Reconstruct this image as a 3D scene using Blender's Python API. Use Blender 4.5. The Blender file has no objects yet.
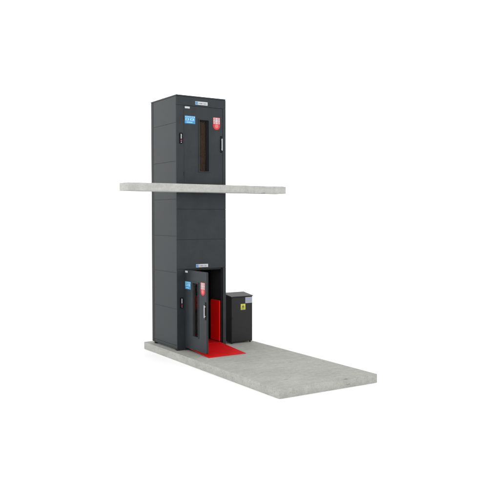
import bpy, bmesh, math, random
from mathutils import Vector, Matrix
random.seed(4)
S = bpy.context.scene
COL = S.collection

# ------------------------------------------------------------ camera
cam_d = bpy.data.cameras.new('camera')
cam = bpy.data.objects.new('camera', cam_d); COL.objects.link(cam); S.camera = cam
cam_d.sensor_width = 36.0; cam_d.lens = 711.162 / 500 * 36
cam_d.clip_start = 0.1; cam_d.clip_end = 3000
cam.location = (-8.198, -16.1511, 3.4108)
yaw, pit = math.radians(32.7965), math.radians(-2.6348)
fw = Vector((math.sin(yaw) * math.cos(pit), math.cos(yaw) * math.cos(pit), math.sin(pit)))
cam.rotation_euler = fw.to_track_quat('-Z', 'Y').to_euler()

# ------------------------------------------------------------ studio light: an even white surround, a little dimmer
# overhead and towards the near right, as in a cyclorama
W = bpy.data.worlds.new('World'); S.world = W; W.use_nodes = True
nt = W.node_tree; bg = nt.nodes['Background']
tc = nt.nodes.new('ShaderNodeTexCoord'); sp = nt.nodes.new('ShaderNodeSeparateXYZ')
nt.links.new(tc.outputs['Generated'], sp.inputs[0])
dt = nt.nodes.new('ShaderNodeVectorMath'); dt.operation = 'DOT_PRODUCT'
nt.links.new(tc.outputs['Generated'], dt.inputs[0]); dt.inputs[1].default_value = (-0.45, 0.85, 0.0)
ra = nt.nodes.new('ShaderNodeMapRange'); ra.inputs['From Min'].default_value = -1; ra.inputs['From Max'].default_value = 0.5
ra.inputs['To Min'].default_value = 2.25; ra.inputs['To Max'].default_value = 2.3
nt.links.new(dt.outputs['Value'], ra.inputs['Value'])
rz = nt.nodes.new('ShaderNodeMapRange'); rz.inputs['From Min'].default_value = 0.1; rz.inputs['From Max'].default_value = 1.0
rz.inputs['To Min'].default_value = 1.0; rz.inputs['To Max'].default_value = 0.42
nt.links.new(sp.outputs['Z'], rz.inputs['Value'])
mu = nt.nodes.new('ShaderNodeMath'); mu.operation = 'MULTIPLY'
nt.links.new(ra.outputs[0], mu.inputs[0]); nt.links.new(rz.outputs[0], mu.inputs[1])
nt.links.new(mu.outputs[0], bg.inputs['Strength']); bg.inputs['Color'].default_value = (1, 1, 1, 1)

# a broad softbox from the left
ld = bpy.data.lights.new('softbox', 'AREA'); ld.shape = 'RECTANGLE'; ld.size = 7; ld.size_y = 7; ld.energy = 190
lo = bpy.data.objects.new('softbox', ld); COL.objects.link(lo); lo.location = (-13, -3, 8)
lo.rotation_euler = (Vector((0.5, 0, 2.5)) - lo.location).to_track_quat('-Z', 'Y').to_euler()

S.view_settings.view_transform = 'Standard'; S.view_settings.look = 'None'
S.view_settings.exposure = 0; S.view_settings.gamma = 1
S.render.engine = 'CYCLES'

# ------------------------------------------------------------ materials
def mat(name, col, rough=0.5, metal=0.0, ior=1.45, spec=None):
    m = bpy.data.materials.new(name); m.use_nodes = True
    b = m.node_tree.nodes['Principled BSDF']
    b.inputs['Base Color'].default_value = (*col, 1); b.inputs['Roughness'].default_value = rough
    b.inputs['Metallic'].default_value = metal; b.inputs['IOR'].default_value = ior
    return m, m.node_tree, b
def N(t, kind, **kw):
    n = t.nodes.new(kind)
    for k, v in kw.items():
        if k in n.inputs: n.inputs[k].default_value = v
        else: setattr(n, k, v)
    return n
def objco(t, scale=(1, 1, 1)):
    c = N(t, 'ShaderNodeTexCoord'); mp = N(t, 'ShaderNodeMapping'); mp.inputs['Scale'].default_value = scale
    t.links.new(c.outputs['Object'], mp.inputs[0]); return mp.outputs[0]

def painted(name, col, rough=0.42, ior=1.35, var=0.18, bump=0.05):
    """powder-coated sheet steel: slight orange peel, faint smudges"""
    m, t, b = mat(name, col, rough, 0, ior)
    co = objco(t)
    n1 = N(t, 'ShaderNodeTexNoise', Scale=2.2, Detail=5.0, Roughness=0.6); t.links.new(co, n1.inputs['Vector'])
    r = N(t, 'ShaderNodeMapRange'); r.inputs['From Min'].default_value = 0.3; r.inputs['From Max'].default_value = 0.7
    r.inputs['To Min'].default_value = 1 - var; r.inputs['To Max'].default_value = 1 + var
    t.links.new(n1.outputs['Fac'], r.inputs['Value'])
    mx = N(t, 'ShaderNodeVectorMath', operation='SCALE'); mx.inputs[0].default_value = col
    t.links.new(r.outputs[0], mx.inputs['Scale']); t.links.new(mx.outputs[0], b.inputs['Base Color'])
    r2 = N(t, 'ShaderNodeMapRange'); r2.inputs['To Min'].default_value = rough - 0.08; r2.inputs['To Max'].default_value = rough + 0.1
    t.links.new(n1.outputs['Fac'], r2.inputs['Value']); t.links.new(r2.outputs[0], b.inputs['Roughness'])
    n2 = N(t, 'ShaderNodeTexNoise', Scale=260.0, Detail=2.0); t.links.new(co, n2.inputs['Vector'])
    n3 = N(t, 'ShaderNodeTexNoise', Scale=1.3, Detail=1.0); t.links.new(co, n3.inputs['Vector'])
    ad = N(t, 'ShaderNodeMath', operation='MULTIPLY_ADD'); ad.inputs[1].default_value = 12.0
    t.links.new(n3.outputs['Fac'], ad.inputs[0]); t.links.new(n2.outputs['Fac'], ad.inputs[2])
    bp = N(t, 'ShaderNodeBump', Strength=bump, Distance=0.002); t.links.new(ad.outputs[0], bp.inputs['Height'])
    t.links.new(bp.outputs[0], b.inputs['Normal'])
    return m

M_steel = painted('anthracite powder coat', (0.0225, 0.0265, 0.0295), 0.45, 1.26)
M_post = painted('anthracite post coat', (0.019, 0.0195, 0.020), 0.5, 1.22)
M_black = painted('black powder coat', (0.013, 0.013, 0.014), 0.5, 1.3)
M_lid = painted('dark grey lid coat', (0.040, 0.041, 0.042), 0.5, 1.25)
M_dark = mat('black liner', (0.006, 0.006, 0.007), 0.7, 0, 1.2)[0]
M_liner = mat('dark grey shaft liner', (0.030, 0.032, 0.035), 0.6, 0, 1.25)[0]
M_red = painted('red powder coat', (0.52, 0.004, 0.006), 0.5, 1.2, 0.16, 0.06)
M_red_lit = painted('red coat with light painted in', (0.92, 0.008, 0.008), 0.5, 1.2, 0.06, 0.04)  # same red paint; light missing inside the shaft is put into its colour
M_white = mat('white vinyl', (0.42, 0.43, 0.45), 0.5)[0]
M_labelw = mat('pale label vinyl', (0.30, 0.31, 0.38), 0.5)[0]
M_blue = mat('blue vinyl', (0.035, 0.21, 0.44), 0.5)[0]
M_lblue = mat('pale blue print', (0.22, 0.47, 0.62), 0.5)[0]
M_navy = mat('navy print', (0.02, 0.06, 0.16), 0.5)[0]
M_redv = mat('red print', (0.47, 0.016, 0.022), 0.5)[0]
M_pink = mat('pale red print', (0.50, 0.13, 0.13), 0.5)[0]
M_ink = mat('grey ink', (0.12, 0.13, 0.15), 0.5)[0]
M_yel = mat('yellow green vinyl', (0.44, 0.46, 0.05), 0.5)[0]
M_yink = mat('black ink', (0.02, 0.02, 0.015), 0.5)[0]
M_alu = mat('brushed aluminium', (0.40, 0.41, 0.43), 0.4, 0.6)[0]
M_brown = mat('brown interior stand-in', (0.066, 0.050, 0.043), 0.5, 0, 1.2)[0]
M_rubber = mat('rubber', (0.012, 0.012, 0.012), 0.8, 0, 1.3)[0]
m, t, b = mat('lit display', (0.30, 0.31, 0.33), 0.4); b.inputs['Emission Color'].default_value = (0.9, 0.93, 1, 1); b.inputs['Emission Strength'].default_value = 0.12; M_disp = m
m, t, b = mat('red button lens', (0.16, 0.02, 0.04), 0.3); b.inputs['Emission Color'].default_value = (0.9, 0.1, 0.2, 1); b.inputs['Emission Strength'].default_value = 0.12; M_btn = m
# tinted glass pane
m = bpy.data.materials.new('tinted safety glass'); m.use_nodes = True; t = m.node_tree
b = t.nodes['Principled BSDF']; b.inputs['Base Color'].default_value = (0.01, 0.01, 0.01, 1); b.inputs['Roughness'].default_value = 0.08; b.inputs['IOR'].default_value = 1.14
tr = N(t, 'ShaderNodeBsdfTransparent', Color=(0.88, 0.85, 0.82, 1)); mx = N(t, 'ShaderNodeMixShader'); mx.inputs[0].default_value = 0.90
t.links.new(b.outputs[0], mx.inputs[1]); t.links.new(tr.outputs[0], mx.inputs[2])
t.links.new(mx.outputs[0], t.nodes['Material Output'].inputs[0]); M_glass = m

def concrete(name, col, pits=True, streak=(1, 1, 1)):
    m, t, b = mat(name, col, 0.85, 0, 1.3)
    co = objco(t)
    big = N(t, 'ShaderNodeTexNoise', Scale=0.9, Detail=6.0, Roughness=0.65); t.links.new(co, big.inputs['Vector'])
    mid = N(t, 'ShaderNodeTexNoise', Scale=9.0, Detail=6.0, Roughness=0.7); t.links.new(co, mid.inputs['Vector'])
    fine = N(t, 'ShaderNodeTexNoise', Scale=38.0, Detail=5.0, Roughness=0.8); t.links.new(co, fine.inputs['Vector'])
    # long trowel marks along x
    tw = N(t, 'ShaderNodeTexNoise', Scale=1.0, Detail=4.0, Roughness=0.6); t.links.new(objco(t, streak), tw.inputs['Vector'])
    def ad(a, k, base):
        n = N(t, 'ShaderNodeMath', operation='MULTIPLY_ADD'); n.inputs[1].default_value = k
        t.links.new(a, n.inputs[0])
        if hasattr(base, 'links'): t.links.new(base, n.inputs[2])
        else: n.inputs[2].default_value = base
        return n.outputs[0]
    v = ad(big.outputs['Fac'], 0.42, 1 - 0.5 * (0.42 + 0.6 + 0.85 + 0.3))
    v = ad(mid.outputs['Fac'], 0.60, v); v = ad(fine.outputs['Fac'], 0.85, v); v = ad(tw.outputs['Fac'], 0.30, v)
    # sparse dark pits and scratches, longer along x
    pv = N(t, 'ShaderNodeTexVoronoi', Scale=1.0); t.links.new(objco(t, (1.7, 9.0, 16.0)), pv.inputs['Vector'])
    wob = N(t, 'ShaderNodeMath', operation='MULTIPLY_ADD'); wob.inputs[1].default_value = 0.22
    t.links.new(mid.outputs['Fac'], wob.inputs[0]); t.links.new(pv.outputs['Distance'], wob.inputs[2])
    pr = N(t, 'ShaderNodeMapRange'); pr.inputs['From Min'].default_value = 0.15; pr.inputs['From Max'].default_value = 0.25
    pr.inputs['To Min'].default_value = 0.35; pr.inputs['To Max'].default_value = 1.0
    t.links.new(wob.outputs[0], pr.inputs['Value'])
    # only a few cells keep their pit
    keep = N(t, 'ShaderNodeSeparateColor'); t.links.new(pv.outputs['Color'], keep.inputs[0])
    gt = N(t, 'ShaderNodeMath', operation='LESS_THAN'); gt.inputs[1].default_value = 0.62; t.links.new(keep.outputs[0], gt.inputs[0])
    mxk = N(t, 'ShaderNodeMath', operation='MAXIMUM'); t.links.new(pr.outputs[0], mxk.inputs[0]); t.links.new(gt.outputs[0], mxk.inputs[1])
    fin = N(t, 'ShaderNodeMath', operation='MULTIPLY'); t.links.new(v, fin.inputs[0]); t.links.new(mxk.outputs[0], fin.inputs[1])
    sc = N(t, 'ShaderNodeVectorMath', operation='SCALE'); sc.inputs[0].default_value = col
    t.links.new(fin.outputs[0], sc.inputs['Scale']); t.links.new(sc.outputs[0], b.inputs['Base Color'])
    bp = N(t, 'ShaderNodeBump', Strength=0.35, Distance=0.006)
    hh = ad(fine.outputs['Fac'], 0.6, mid.outputs['Fac']); t.links.new(hh, bp.inputs['Height']); t.links.new(bp.outputs[0], b.inputs['Normal'])
    return m
M_conc = concrete('grey cast concrete', (0.305, 0.309, 0.285), streak=(0.9, 5, 14))
M_conc2 = concrete('pale cast concrete', (0.345, 0.348, 0.332), streak=(0.9, 5, 14))
m, t, b = mat('white seamless floor', (0.93, 0.93, 0.93), 0.9, 0, 1.2); M_floor = m

# ------------------------------------------------------------ mesh helpers
def box(bm, x0, x1, y0, y1, z0, z1, bev=0.0, seg=1):
    r = bmesh.ops.create_cube(bm, size=1.0); vs = r['verts']
    for v in vs:
        v.co = Vector((x0 + (v.co.x + .5) * (x1 - x0), y0 + (v.co.y + .5) * (y1 - y0), z0 + (v.co.z + .5) * (z1 - z0)))
    if bev > 0:
        es = list({e for v in vs for e in v.link_edges})
        bmesh.ops.bevel(bm, geom=es, offset=bev, segments=seg, affect='EDGES', profile=0.5)
    return bm
def cyl(bm, c, r, h, axis='z', seg=20, r2=None):
    mtx = Matrix.Translation(Vector(c))
    if axis == 'y': mtx = mtx @ Matrix.Rotation(math.radians(90), 4, 'X')
    if axis == 'x': mtx = mtx @ Matrix.Rotation(math.radians(90), 4, 'Y')
    bmesh.ops.create_cone(bm, cap_ends=True, segments=seg, radius1=r, radius2=r if r2 is None else r2, depth=h, matrix=mtx)
    return bm
def prism(bm, pts, y0, y1):
    """outline in the xz plane, given thickness along y"""
    a = [bm.verts.new((x, y0, z)) for x, z in pts]; c = [bm.verts.new((x, y1, z)) for x, z in pts]
    bm.faces.new(a); bm.faces.new(c[::-1]); n = len(pts)
    for i in range(n): bm.faces.new((a[i], c[i], c[(i + 1) % n], a[(i + 1) % n]))
    bmesh.ops.recalc_face_normals(bm, faces=bm.faces[:]); return bm
def arc(cx, cz, r, a0, a1, n=6):
    return [(cx + r * math.cos(math.radians(a0 + (a1 - a0) * i / n)), cz + r * math.sin(math.radians(a0 + (a1 - a0) * i / n))) for i in range(n + 1)]
def rrect(x0, x1, z0, z1, r, n=5):
    return arc(x1 - r, z1 - r, r, 0, 90, n) + arc(x0 + r, z1 - r, r, 90, 180, n) + arc(x0 + r, z0 + r, r, 180, 270, n) + arc(x1 - r, z0 + r, r, 270, 360, n)
def obj(name, bm, m, parent=None, loc=None, smooth=False):
    me = bpy.data.meshes.new(name); bm.to_mesh(me); bm.free()
    me.materials.append(m)
    if smooth:
        for p in me.polygons: p.use_smooth = True
    o = bpy.data.objects.new(name, me); COL.objects.link(o)
    if parent: o.parent = parent
    if loc: o.location = loc
    return o
def B(name, m, parent, *a, bev=0.004, seg=1):
    return obj(name, box(bmesh.new(), *a, bev=bev, seg=seg), m, parent)
def add_print(o, bm, m):
    """printing on a sticker: joined into the sticker's own mesh with its own material"""
    me = o.data; b2 = bmesh.new(); b2.from_mesh(me)
    tmp = bpy.data.meshes.new('tmp'); n0 = len(b2.faces); bm.to_mesh(tmp); bm.free(); b2.from_mesh(tmp); bpy.data.meshes.remove(tmp)
    b2.faces.ensure_lookup_table(); me.materials.append(m); k = len(me.materials) - 1
    for f in b2.faces[n0:]: f.material_index = k
    b2.to_mesh(me); b2.free()
def thing(name, label, cat, loc=(0, 0, 0), group=None):
    o = bpy.data.objects.new(name, None); COL.objects.link(o); o.location = loc
    o['label'] = label; o['category'] = cat
    if group: o['group'] = group
    return o

# ------------------------------------------------------------ setting
fl = obj('floor', box(bmesh.new(), -900, 900, -900, 900, -0.30, -0.192), M_floor); fl['kind'] = 'structure'

# ------------------------------------------------------------ concrete slabs
def slab(name, x0, x1, y0, y1, z0, z1, m, label):
    o = obj(name, box(bmesh.new(), x0, x1, y0, y1, z0, z1, bev=0.006, seg=2), m)
    o['label'] = label; o['category'] = 'slab'; return o
slab('concrete_plinth', -0.153, 2.4515, -4.7412, 1.6946, -0.19, 0.0, M_conc,
     'long grey concrete base slab lying on the floor under the lift tower')
slab('concrete_landing', -1.535, 3.04, -0.50, -0.002, 4.042, 4.236, M_conc2,
     'narrow pale concrete floor slab crossing the tower in mid height')

# ------------------------------------------------------------ lift tower
TW, TS, TH = 1.45, 1.50, 6.5
T = thing('lift_tower', 'tall anthracite steel lift tower, its upper door closed and lower door open', 'lift')
z0 = 0.045
seams = [0.135, 1.07, 2.00, 2.93, 3.87, 4.83, 5.80, 6.46]
g = 0.0015
for i in range(len(seams) - 1):                     # left and right wall sheets
    a, c = seams[i] + g, seams[i + 1] - g
    B('wall_panel', M_steel, T, 0.0, 0.03, 0.02, 1.325, a, c, bev=0.0025)
    B('wall_panel', M_steel, T, TW - 0.03, TW, 0.02, 1.325, a, c, bev=0.0025)
    B('back_panel', M_steel, T, 0.14, TW - 0.14, TS - 0.03, TS, a, c, bev=0.005)
for x in (0, 1):
    B('corner_post', M_post, T, 0.004 if x == 0 else TW - 0.12, 0.12 if x == 0 else TW - 0.004, 1.338, TS - 0.001, z0, 6.46, bev=0.008)
    B('foot', M_rubber, T, 0.01 if x == 0 else TW - 0.09, 0.09 if x == 0 else TW - 0.01, 1.30, 1.38, 0.0, z0 + 0.02, bev=0.003)
# base frame
for a in ((0.002, 0.05, 0.022, 1.325), (TW - 0.05, TW - 0.002, 0.022, 1.325)):
    B('base_rail', M_steel, T, *a, z0, 0.131, bev=0.004)
B('base_rail', M_steel, T, 0.13, TW - 0.13, TS - 0.05, TS - 0.002, z0, 0.131, bev=0.004)
for x0 in (0.0, TW - 0.085):
    B('foot', M_rubber, T, x0 + 0.015, x0 + 0.075, 0.05, 0.12, 0.0, z0 + 0.02, bev=0.003)
# inner liners: the sheets' backs, so no light leaks through the seams
lin = bmesh.new()
box(lin, 0.034, 0.045, 0.05, TS - 0.035, 0.06, 6.45); box(lin, TW - 0.045, TW - 0.034, 0.05, TS - 0.035, 0.06, 6.45)
box(lin, 0.046, TW - 0.046, TS - 0.048, TS - 0.036, 0.06, 6.45)
box(lin, 0.046, TW - 0.046, 0.036, TS - 0.05, 3.9, 3.94)
box(lin, 0.046, TW - 0.046, 0.034, 0.046, 2.16, 4.15)
box(lin, 0.046, TW - 0.046, 0.034, 0.046, 6.32, 6.45)
obj('shaft_lining', lin, M_liner, T)
B('roof', M_steel, T, 0.0, TW, 0.0, TS, 6.463, TH, bev=0.006)
# front
OX0, OX1 = 0.217, 1.358
yF = 0.03
ftop, fbot = 2.085, 0.095
uf0, uft = 4.262, 6.245
def fp(name, x0, x1, a, c, m=M_steel): return B(name, m, T, x0, x1, 0.0, yF, a + 0.0018, c - 0.0018, bev=0.0025)
fp('front_post', 0.0, OX0, 0.02, ftop); fp('front_post', OX1, TW, 0.02, ftop)
fp('front_panel', 0.0, TW, ftop, 2.84); fp('front_panel', 0.0, TW, 2.84, 3.62); fp('front_panel', 0.0, TW, 3.62, 4.25)
fp('front_post', 0.0, OX0, 4.25, uft); fp('front_post', OX1, TW, 4.25, uft)
fp('front_panel', 0.0, TW, uft, 6.462)
B('threshold', M_steel, T, OX0 + 0.002, OX1 - 0.002, 0.0, 0.05, 0.0, 0.085, bev=0.003)
def frame(a, c, sill):
    fb = bmesh.new()
    box(fb, OX0 - 0.05, OX0 + 0.075, 0.062, 0.10, a, c, 0.003)
    box(fb, OX1 - 0.022, OX1 + 0.05, 0.062, 0.10, a, c, 0.003)
    box(fb, OX0 + 0.076, OX1 - 0.023, 0.062, 0.10, c - 0.085, c - 0.001, 0.003)
    if sill: box(fb, OX0 + 0.076, OX1 - 0.023, 0.062, 0.10, a + 0.001, a + 0.03, 0.003)
    return obj('door_frame', fb, M_post, T)
frame(0.09, ftop + 0.04, False); frame(uf0 - 0.02, uft + 0.04, True)

# name plates over the doors: white plate, blue badge, a line of fine print
def name_plate(x0, x1, z0_, z1_):
    o = B('name_plate', M_white, T, x0, x1, -0.006, -0.0005, z0_, z1_, bev=0.001)
    h = z1_ - z0_
    e = bmesh.new(); box(e, x0 + 0.006, x0 + 0.072, -0.0085, -0.0065, z0_ + 0.01, z1_ - 0.01); add_print(o, e, M_blue)
    p = bmesh.new(); x = x0 + 0.095
    rr = random.Random(3)
    while x < x1 - 0.035:
        w = rr.uniform(0.012, 0.022)
        zc = z0_ + h * 0.42
        box(p, x, x + w * 0.35, -0.0085, -0.0065, zc - 0.012, zc + 0.016)
        if rr.random() < 0.6: box(p, x + w * 0.36, x + w, -0.0085, -0.0065, zc + (0.006 if rr.random() < .5 else -0.012), zc + (0.012 if rr.random() < .5 else -0.006) + 0.004)
        x += w + 0.008
    add_print(o, p, M_ink)
name_plate(0.545, 0.905, 6.285, 6.372)
name_plate(0.552, 0.906, 2.118, 2.200)

# call panels
def call_panel(z):
    o = obj('call_panel', prism(bmesh.new(), rrect(0.082, 0.180, z, z + 0.275, 0.02), -0.012, -0.0005), M_dark, T)
    B('display', M_disp, o, 0.121, 0.146, -0.016, -0.0125, z + 0.125, z + 0.245, bev=0.001)
    obj('call_button', cyl(bmesh.new(), (0.133, -0.017, z + 0.082), 0.020, 0.010, 'y'), M_btn, o)
    obj('key_switch', cyl(bmesh.new(), (0.133, -0.015, z + 0.035), 0.012, 0.008, 'y'), M_alu, o)
call_panel(5.270); call_panel(1.088)

# doors (built closed, hinge at the local origin, leaf along +x, outer face at y = 0)
DW = 1.128
def door(loc, rot, h, wz0, wz1, nz, bz, hz, inner):
    d = bpy.data.objects.new('door', None); COL.objects.link(d); d.parent = T; d.location = loc
    d.rotation_euler = (0, 0, rot)
    th = 0.052
    wx0, wx1 = 0.445, 0.715
    bm = bmesh.new()
    # leaf as a frame of one mesh with an opening for the glass
    out = rrect(0.0, DW, 0.0, h, 0.03, 4) if inner is None else rrect(0.0, DW, 0.0, h, 0.008, 2)
    inn = rrect(wx0, wx1, wz0, wz1, 0.02, 4 if inner is None else 2)
    n = len(out)
    rings = []
    for y in (0.0, th):
        rings.append(([bm.verts.new((x, y, z)) for x, z in out], [bm.verts.new((x, y, z)) for x, z in inn]))
    for k in range(n):
        j = (k + 1) % n
        (o0, i0), (o1, i1) = rings
        bm.faces.new((o0[k], o0[j], i0[j], i0[k])); bm.faces.new((o1[k], i1[k], i1[j], o1[j]))
        bm.faces.new((o0[k], o1[k], o1[j], o0[j])); bm.faces.new((i0[k], i0[j], i1[j], i1[k]))
    bmesh.ops.recalc_face_normals(bm, faces=bm.faces[:])
    leaf = obj('door_leaf', bm, M_steel, d)
    # raised bezel round the glass
    bz_ = bmesh.new(); e = 0.028
    box(bz_, wx0 - e, wx0 - 0.0005, -0.014, -0.0005, wz0 - e, wz1 + e, 0.002); box(bz_, wx1 + 0.0005, wx1 + e, -0.014, -0.0005, wz0 - e, wz1 + e, 0.002)
    box(bz_, wx0, wx1, -0.014, -0.0005, wz1, wz1 + e, 0.002); box(bz_, wx0, wx1, -0.014, -0.0005, wz0 - e, wz0 - 0.0005, 0.002)
    wf = obj('window_frame', bz_, M_steel, d)
    obj('window_glass', box(bmesh.new(), wx0 + 0.001, wx1 - 0.001, 0.022, 0.030, wz0 + 0.001, wz1 - 0.001), M_glass, d)
    shd = bmesh.new(); box(shd, wx1 - 0.062, wx1 - 0.002, 0.010, 0.021, wz0 + 0.002, wz1 - 0.002); box(shd, wx0 + 0.002, wx1 - 0.063, 0.010, 0.021, wz1 - 0.03, wz1 - 0.002)
    obj('window_reveal_shade', shd, M_dark, d)  # black strips painting the shade of the window reveal, right side and top
    if inner: obj('interior_stand_in', box(bmesh.new(), wx0 - 0.03, wx1 + 0.02, 0.055, 0.062, wz0 - 0.02, wz1 + 0.02), M_brown, d)  # added brown sheet standing in for the interior seen through the glass
    # handle
    hb = bmesh.new(); box(hb, DW - 0.068, DW - 0.012, -0.006, -0.0005, hz - 0.035, hz + 0.40, 0.002)
    hp = obj('handle_plate', hb, M_dark, d)
    h2 = bmesh.new(); box(h2, DW - 0.050, DW - 0.022, -0.052, -0.036, hz + 0.02, hz + 0.33, 0.006, 2)
    box(h2, DW - 0.043, DW - 0.029, -0.037, -0.0065, hz + 0.045, hz + 0.07); box(h2, DW - 0.043, DW - 0.029, -0.037, -0.0065, hz + 0.28, hz + 0.305)
    obj('handle', h2, M_alu, d)
    # blue instruction notice
    x0, x1, z1_ = 0.022, 0.322, bz; z0_ = bz - 0.195
    nb = B('instruction_notice', M_blue, d, x0, x1, -0.003, -0.0005, z0_, z1_, bev=0.001)
    nb['label'] = 'blue instruction notice'
    pb = bmesh.new()
    box(pb, x0 + 0.012, x1 - 0.012, -0.0045, -0.0033, z1_ - 0.042, z1_ - 0.012)
    for k, (a, c) in enumerate(((0.02, 0.13), (0.15, 0.28))):
        box(pb, x0 + a, x0 + c - 0.01, -0.0045, -0.0033, z1_ - 0.118, z1_ - 0.060)
    box(pb, x0 + 0.05, x0 + 0.22, -0.0045, -0.0033, z0_ + 0.022, z0_ + 0.045)
    add_print(nb, pb, M_lblue)
    pk = bmesh.new()
    for k in range(5): box(pk, x0 + 0.03 + k * 0.05, x0 + 0.055 + k * 0.05, -0.0055, -0.0047, z1_ - 0.034, z1_ - 0.022)
    cyl(pk, (x0 + 0.065, -0.005, z1_ - 0.088), 0.017, 0.001, 'y'); cyl(pk, (x0 + 0.205, -0.005, z1_ - 0.088), 0.014, 0.001, 'y')
    add_print(nb, pk, M_navy)
    # red warning notice with a rounded foot
    x0, x1, z1_ = 0.850, 1.055, nz; z0_ = nz - 0.30
    pts = [(x1, z1_), (x0, z1_)] + [(x, z) for x, z in arc((x0 + x1) / 2, z0_ + 0.085, (x1 - x0) / 2, 180, 360, 12)]
    nr = obj('warning_notice', prism(bmesh.new(), pts, -0.003, -0.0005), M_redv, d); nr['label'] = 'red and white warning notice'
    pw = bmesh.new(); box(pw, x0 + 0.010, x1 - 0.010, -0.0045, -0.0033, z1_ - 0.165, z1_ - 0.010)
    add_print(nr, pw, M_white)
    px = bmesh.new()
    for cx, cz in ((x0 + 0.055, z1_ - 0.05), (x1 - 0.055, z1_ - 0.05), (x0 + 0.055, z1_ - 0.125), (x1 - 0.055, z1_ - 0.125)):
        ring_o = [(cx + 0.034 * math.cos(a * math.pi / 8), cz + 0.032 * math.sin(a * math.pi / 8)) for a in range(16)]
        ring_i = [(cx + 0.023 * math.cos(a * math.pi / 8), cz + 0.021 * math.sin(a * math.pi / 8)) for a in range(16)]
        vo = [px.verts.new((x, -0.0052, z)) for x, z in ring_o]; vi = [px.verts.new((x, -0.0052, z)) for x, z in ring_i]
        for k in range(16): px.faces.new((vo[k], vo[(k + 1) % 16], vi[(k + 1) % 16], vi[k]))
        s = 0.018
        q = [(cx - s, cz + s), (cx - s + .007, cz + s + .003), (cx + s, cz - s), (cx + s - .007, cz - s - .003)]
        px.faces.new([px.verts.new((x, -0.0056, z)) for x, z in q])
    add_print(nr, px, M_redv)
    pp = bmesh.new(); cyl(pp, ((x0 + x1) / 2, -0.0042, z0_ + 0.075), 0.052, 0.0018, 'y', 24)
    add_print(nr, pp, M_pink)
    # small white tag in the upper hinge corner
    tg = B('door_tag', M_white, d, 0.025, 0.165, -0.004, -0.0005, h - 0.068, h - 0.020, bev=0.001)
    # hinges
    for zz in (0.25, h - 0.30):
        obj('hinge', cyl(bmesh.new(), (-0.004, -0.006, zz), 0.009, 0.10, 'z', 12), M_post, d)
    return d
door((0.221, 0.002, uf0 + 0.010), 0, uft - uf0 - 0.016, 0.325, 1.635, 1.730, 1.715, 0.860, True)
door((0.221, -0.006, 0.078), math.radians(-90), 1.995, 0.350, 1.690, 1.735, 1.705, 0.865, None)

# ------------------------------------------------------------ lift platform inside
P = thing('lift_platform', 'red lift platform inside the tower behind the open lower door', 'lift platform', (0, 0, 0))
B('platform_deck', M_red, P, OX0 + 0.035, OX1 - 0.03, 0.055, 1.40, 0.06, 0.098, bev=0.003)
def yprism(pts, x0, x1):
    bm = prism(bmesh.new(), pts, x0, x1)          # outline given as (y, z), then turned so that thickness runs along x
    for v in bm.verts: v.co = Vector((v.co.y, v.co.x, v.co.z))
    bmesh.ops.recalc_face_normals(bm, faces=bm.faces[:]); return bm
side = [(0.105, 0.118), (0.105, 1.20)] + arc(0.56 - 0.07, 1.205 - 0.07, 0.07, 90, 0, 5) + [(0.56, 0.118)]
obj('side_guard', yprism(side, 1.300, 1.330), M_red_lit, P)
obj('guard_skirt', yprism([(0.105, 0.1), (0.105, 0.116), (1.38, 0.116), (1.38, 0.1)], 1.305, 1.325), M_black, P)
con = [(1.06, 0.86), (1.06, 1.08), (1.16, 1.22), (1.38, 1.22), (1.38, 0.86)]
c_ = obj('control_console', yprism(con, 1.26, 1.34), M_red_lit, P)
obj('console_button', cyl(bmesh.new(), (1.255, 1.24, 1.04), 0.022, 0.012, 'x'), M_dark, c_)
B('platform_rail', M_dark, P, 1.345, 1.385, 0.62, 0.70, 0.1, 2.0, bev=0.004)

# ------------------------------------------------------------ red access ramp
R = thing('access_ramp', 'red steel ramp sloping from the open lift door onto the concrete base', 'ramp')
rx0, rx1, ry = 0.228, 1.296, -1.232
bm = bmesh.new()
v = [bm.verts.new(q) for q in ((rx0, ry, 0.004), (rx1, ry, 0.004), (rx1, -0.004, 0.092), (rx0, -0.004, 0.092),
                               (rx0, ry, 0.012), (rx1, ry, 0.012), (rx1, -0.004, 0.100), (rx0, -0.004, 0.100))]
for f in ((0, 3, 2, 1), (4, 5, 6, 7), (0, 1, 5, 4), (1, 2, 6, 5), (2, 3, 7, 6), (3, 0, 4, 7)): bm.faces.new([v[i] for i in f])
obj('ramp_plate', bm, M_red, R)
for x in (rx0 + 0.10, rx1 - 0.111):
    bm = yprism([(ry + 0.06, 0.001), (-0.006, 0.001), (-0.006, 0.090), (ry + 0.06, 0.0062)], x, x + 0.011)
    obj('ramp_support', bm, M_black, R)

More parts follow.
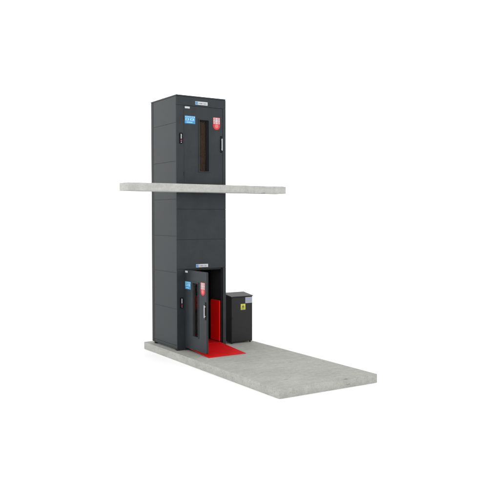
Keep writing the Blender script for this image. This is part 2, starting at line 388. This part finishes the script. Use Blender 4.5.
# ------------------------------------------------------------ hydraulic power cabinet
C = thing('power_cabinet', 'black steel power unit cabinet with sloping grey lid beside the tower', 'cabinet', (1.665, 0.085, 0))
cw, cd = 0.685, 0.47
B('body', M_black, C, 0.0, cw, 0.018, cd, 0.036, 1.262, bev=0.006)
B('cabinet_door', M_black, C, 0.012, cw - 0.012, 0.0, 0.0165, 0.055, 1.245, bev=0.004)
bm = bmesh.new(); zf, zb = 1.268, 1.345
v = [bm.verts.new(q) for q in ((-0.008, -0.012, 1.2635), (cw + 0.008, -0.012, 1.2635), (cw + 0.008, cd + 0.006, 1.2635), (-0.008, cd + 0.006, 1.2635),
                               (-0.008, -0.012, zf + 0.015), (cw + 0.008, -0.012, zf + 0.015), (cw + 0.008, cd + 0.006, zb), (-0.008, cd + 0.006, zb))]
for f in ((0, 3, 2, 1), (4, 5, 6, 7), (0, 1, 5, 4), (1, 2, 6, 5), (2, 3, 7, 6), (3, 0, 4, 7)): bm.faces.new([v[i] for i in f])
bmesh.ops.bevel(bm, geom=bm.edges[:], offset=0.004, segments=1, affect='EDGES')
obj('lid', bm, M_lid, C)
for x in (0.05, cw - 0.05):
    for y in (0.06, cd - 0.05):
        f_ = bmesh.new(); cyl(f_, (x, y, 0.0185), 0.030, 0.036, 'z', 16, 0.022); obj('foot', f_, M_rubber, C)
bm = bmesh.new(); cyl(bm, (0.05, -0.006, 0.70), 0.014, 0.011, 'y', 16); obj('lock', bm, M_post, C)
ws = B('warning_sticker', M_yel, C, 0.300, 0.448, -0.003, -0.0005, 0.905, 1.065, bev=0.001)
bm = bmesh.new()
tri = [(0.374, 1.045), (0.330, 0.968), (0.418, 0.968)]; prism(bm, tri, -0.0042, -0.0032)
for k in range(3): box(bm, 0.322, 0.426 - 0.02 * (k % 2), -0.0042, -0.0032, 0.945 - k * 0.014, 0.951 - k * 0.014)
add_print(ws, bm, M_yink)
bm = bmesh.new(); prism(bm, [(0.379, 1.028), (0.362, 1.000), (0.373, 1.000), (0.368, 0.978), (0.388, 1.007), (0.377, 1.007)], -0.0055, -0.0044)
add_print(ws, bm, M_yel)
lb = B('rating_label', M_labelw, C, 0.448, 0.664, -0.003, -0.0005, 1.082, 1.242, bev=0.001)
bm = bmesh.new()
rr = random.Random(8)
for k in range(6):
    x = 0.462
    while x < 0.640:
        w = rr.uniform(0.01, 0.035); w = min(w, 0.65 - x)
        box(bm, x, x + w, -0.0042, -0.0032, 1.215 - k * 0.021, 1.222 - k * 0.021); x += w + 0.008
add_print(lb, bm, M_ink)
